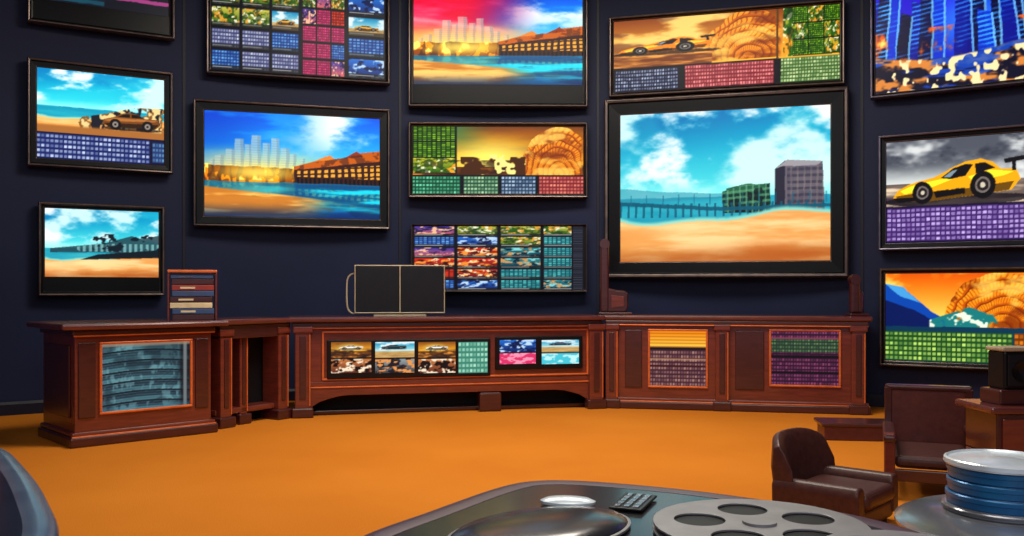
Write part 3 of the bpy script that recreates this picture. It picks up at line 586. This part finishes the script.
# round table with film canisters
g=group('round_table',(1.80,3.0,0))
lathe('top',[(0,.585),(.46,.585),(.485,.597),(.485,.608),(.46,.62),(0,.62)],M['silver'],g,96); lathe('column',[(0,0),(.22,0),(.22,.02),(.05,.05),(.04,.3),(.05,.57),(.1,.585),(0,.585)],M['steel'],g)
g=group('film_canister_stack',(1.74,3.18,.62))
zz=0
for i,(r,h,mm) in enumerate([(.20,.022,'silver'),(.186,.044,'blue'),(.182,.044,'blue'),(.182,.044,'blue')]):
    lathe('can_%d'%i,[(0,zz),(r-.004,zz),(r,zz+.004),(r,zz+h*.55),(r+.004,zz+h*.6),(r+.004,zz+h-.004),(r,zz+h),(0,zz+h)],M[mm],g,96); zz+=h
    lathe('seam_%d'%i,[(0,zz),(r-.01,zz),(r-.01,zz+.003),(0,zz+.003)],M['steel'],g,64); zz+=.002
lathe('lid',[(0,zz),(.192,zz),(.196,zz+.006),(.194,zz+.020),(.186,zz+.024),(.179,zz+.017),(.07,zz+.017),(.06,zz+.022),(0,zz+.022)],M['white'],g,96)

# ------------------------------------------------------------------ foreground console
def outline_console(name,pts,z,rimw,rimmat,topmat,bodymat):
    g=group(name)
    P=[Vector(p) for p in pts]; n=len(P); S=[]
    for i in range(n):
        a,b_,cc,d=P[i-1],P[i],P[(i+1)%n],P[(i+2)%n]
        for k in range(6):
            t=k/6; S.append(.5*((2*b_)+(cc-a)*t+(2*a-5*b_+4*cc-d)*t*t+(3*b_-a-3*cc+d)*t**3))
    n=len(S); area=sum(S[i].x*S[(i+1)%n].y-S[(i+1)%n].x*S[i].y for i in range(n)); sg=1 if area>0 else -1
    nor=[]
    for i in range(n):
        t=(S[(i+1)%n]-S[i-1]).normalized(); nor.append(Vector((-t.y,t.x))*sg)
    def ring(off): return [S[i]+nor[i]*off for i in range(n)]
    prof=[(.10,.0),(.10,z-.16),(.03,z-.12),(.0,z-.06),(.0,z-.022),(.012,z-.006),(rimw*.6,z),(rimw,z-.004),(rimw+.008,z-.02)]
    v=[];f=[]
    for off,zz in prof: v+=[(p.x,p.y,zz) for p in ring(off)]
    for k in range(len(prof)-1):
        for i in range(n): j=(i+1)%n; f.append((k*n+i,k*n+j,k*n+n+j,k*n+n+i))
    o=obj('rim_and_body',v,f,rimmat,g,0,True); o.data.set_sharp_from_angle(angle=math.radians(50))
    slab('work_surface',[(p.x,p.y) for p in ring(rimw)],z-.04,z-.005,topmat,g,0)
    return g
Z=.75
pts=[(-.42,2.378),(-.26,2.66),(-.05,3.0),(.095,3.11),(.296,3.09),(.605,2.95),(.87,2.76),(1.03,2.60),(1.13,2.38),(1.16,2.0),(1.1,1.5),(.8,1.25),(0,1.2),(-.5,1.4),(-.58,1.9)]
outline_console('control_console',pts,Z,.085,M['aub'],M['gloss'],M['gloss'])
zt=Z+.001
def reel(name,x,y,r,z,rz=0):
    g=group(name,(x,y,z),rz)
    holes=[(0,0,r*.07)]+[(r*.56*math.cos(a),r*.56*math.sin(a),r*.25) for a in [2*math.pi*i/5 for i in range(5)]]
    plate('flange_lower',(0,0,r),holes,.003,M['reel'],g,(0,0,.004)); plate('flange_upper',(0,0,r),holes,.003,M['reel'],g,(0,0,.024))
    lathe('wound_film',[(0,.007),(r*.9,.007),(r*.9,.0205),(0,.0205)],M['film'],g)
    lathe('hub',[(r*.08,.027),(r*.16,.027),(r*.16,.034),(r*.08,.034)],M['reel'],g,32)
reel('film_reel',.66,2.40,.28,zt,.35)
reel('film_reel',.88,2.02,.18,zt+.036,.9)
g=group('projector_housing',(.08,2.42,zt),math.radians(40)); lathe('housing',[(0,0),(.22,0),(.223,.008),(.21,.018),(.15,.028),(.08,.034),(0,.036)],M['gloss'],g,64,scale=(1.25,.8,1)); lathe('housing_ring',[(.223,0),(.231,0),(.231,.006),(.223,.008)],M['reel'],g,64,scale=(1.25,.8,1))
g=group('console_highlight',(.17,2.74,zt),math.radians(-8)); lathe('highlight_disc',[(0,0),(.075,0),(.077,.008),(.06,.016),(.03,.02),(0,.022)],M['white'],g,48,scale=(1.1,.6,1));  # pale disc modelled in place of a lamp's white reflection on the console
g=group('button_panel',(.37,2.74,zt),math.radians(-22)); box('plate',-.05,.05,-.10,.10,0,.008,M['black'],g,.003)
for i in range(3):
    for j in range(5): box('key_%d_%d'%(i,j),-.037+i*.028,-.019+i*.028,-.086+j*.036,-.062+j*.036,.008,.012,M['silver'],g,.002)

# left foreground console
pts=[(-2.55,4.05),(-2.14,3.77),(-1.80,3.34),(-1.47,2.85),(-1.2,2.38),(-1.08,1.9),(-1.15,1.4),(-1.9,1.2),(-2.6,1.4),(-2.9,2.6),(-2.85,3.6)]
outline_console('side_console',pts,Z,.09,M['slate'],M['navyg'],M['navyg'])

# ------------------------------------------------------------------ lights
def area(name,loc,size,energy,color,rot=(0,0,0)):
    l=bpy.data.lights.new(name,'AREA'); l.shape='RECTANGLE'; l.size=size[0]; l.size_y=size[1]; l.energy=energy; l.color=color
    o=bpy.data.objects.new(name,l); o.location=loc; o.rotation_euler=rot; COL.objects.link(o); return o
area('ceiling_light_main',(0.2,7.6,5.7),(4,1.6),450,(1,.91,.78))
area('ceiling_light_front',(0.5,2.5,5.7),(5,1.5),90,(1,.94,.86))
area('ceiling_light_rear',(0,-2.5,5.0),(8,2.5),190,(.95,.95,1),(math.radians(50),0,0))
w=bpy.data.worlds.new('world'); sc.world=w; w.use_nodes=True; bg=w.node_tree.nodes['Background']; bg.inputs[0].default_value=(.55,.62,.85,1); bg.inputs[1].default_value=.3

# ------------------------------------------------------------------ camera
cam=bpy.data.cameras.new('camera'); co=bpy.data.objects.new('camera',cam); COL.objects.link(co)
co.location=(0,0,CH); co.rotation_euler=(math.radians(90),0,0); cam.sensor_width=36; cam.lens=36*F/1024; cam.shift_y=(HY-268)/1024
cam.clip_end=200; sc.camera=co
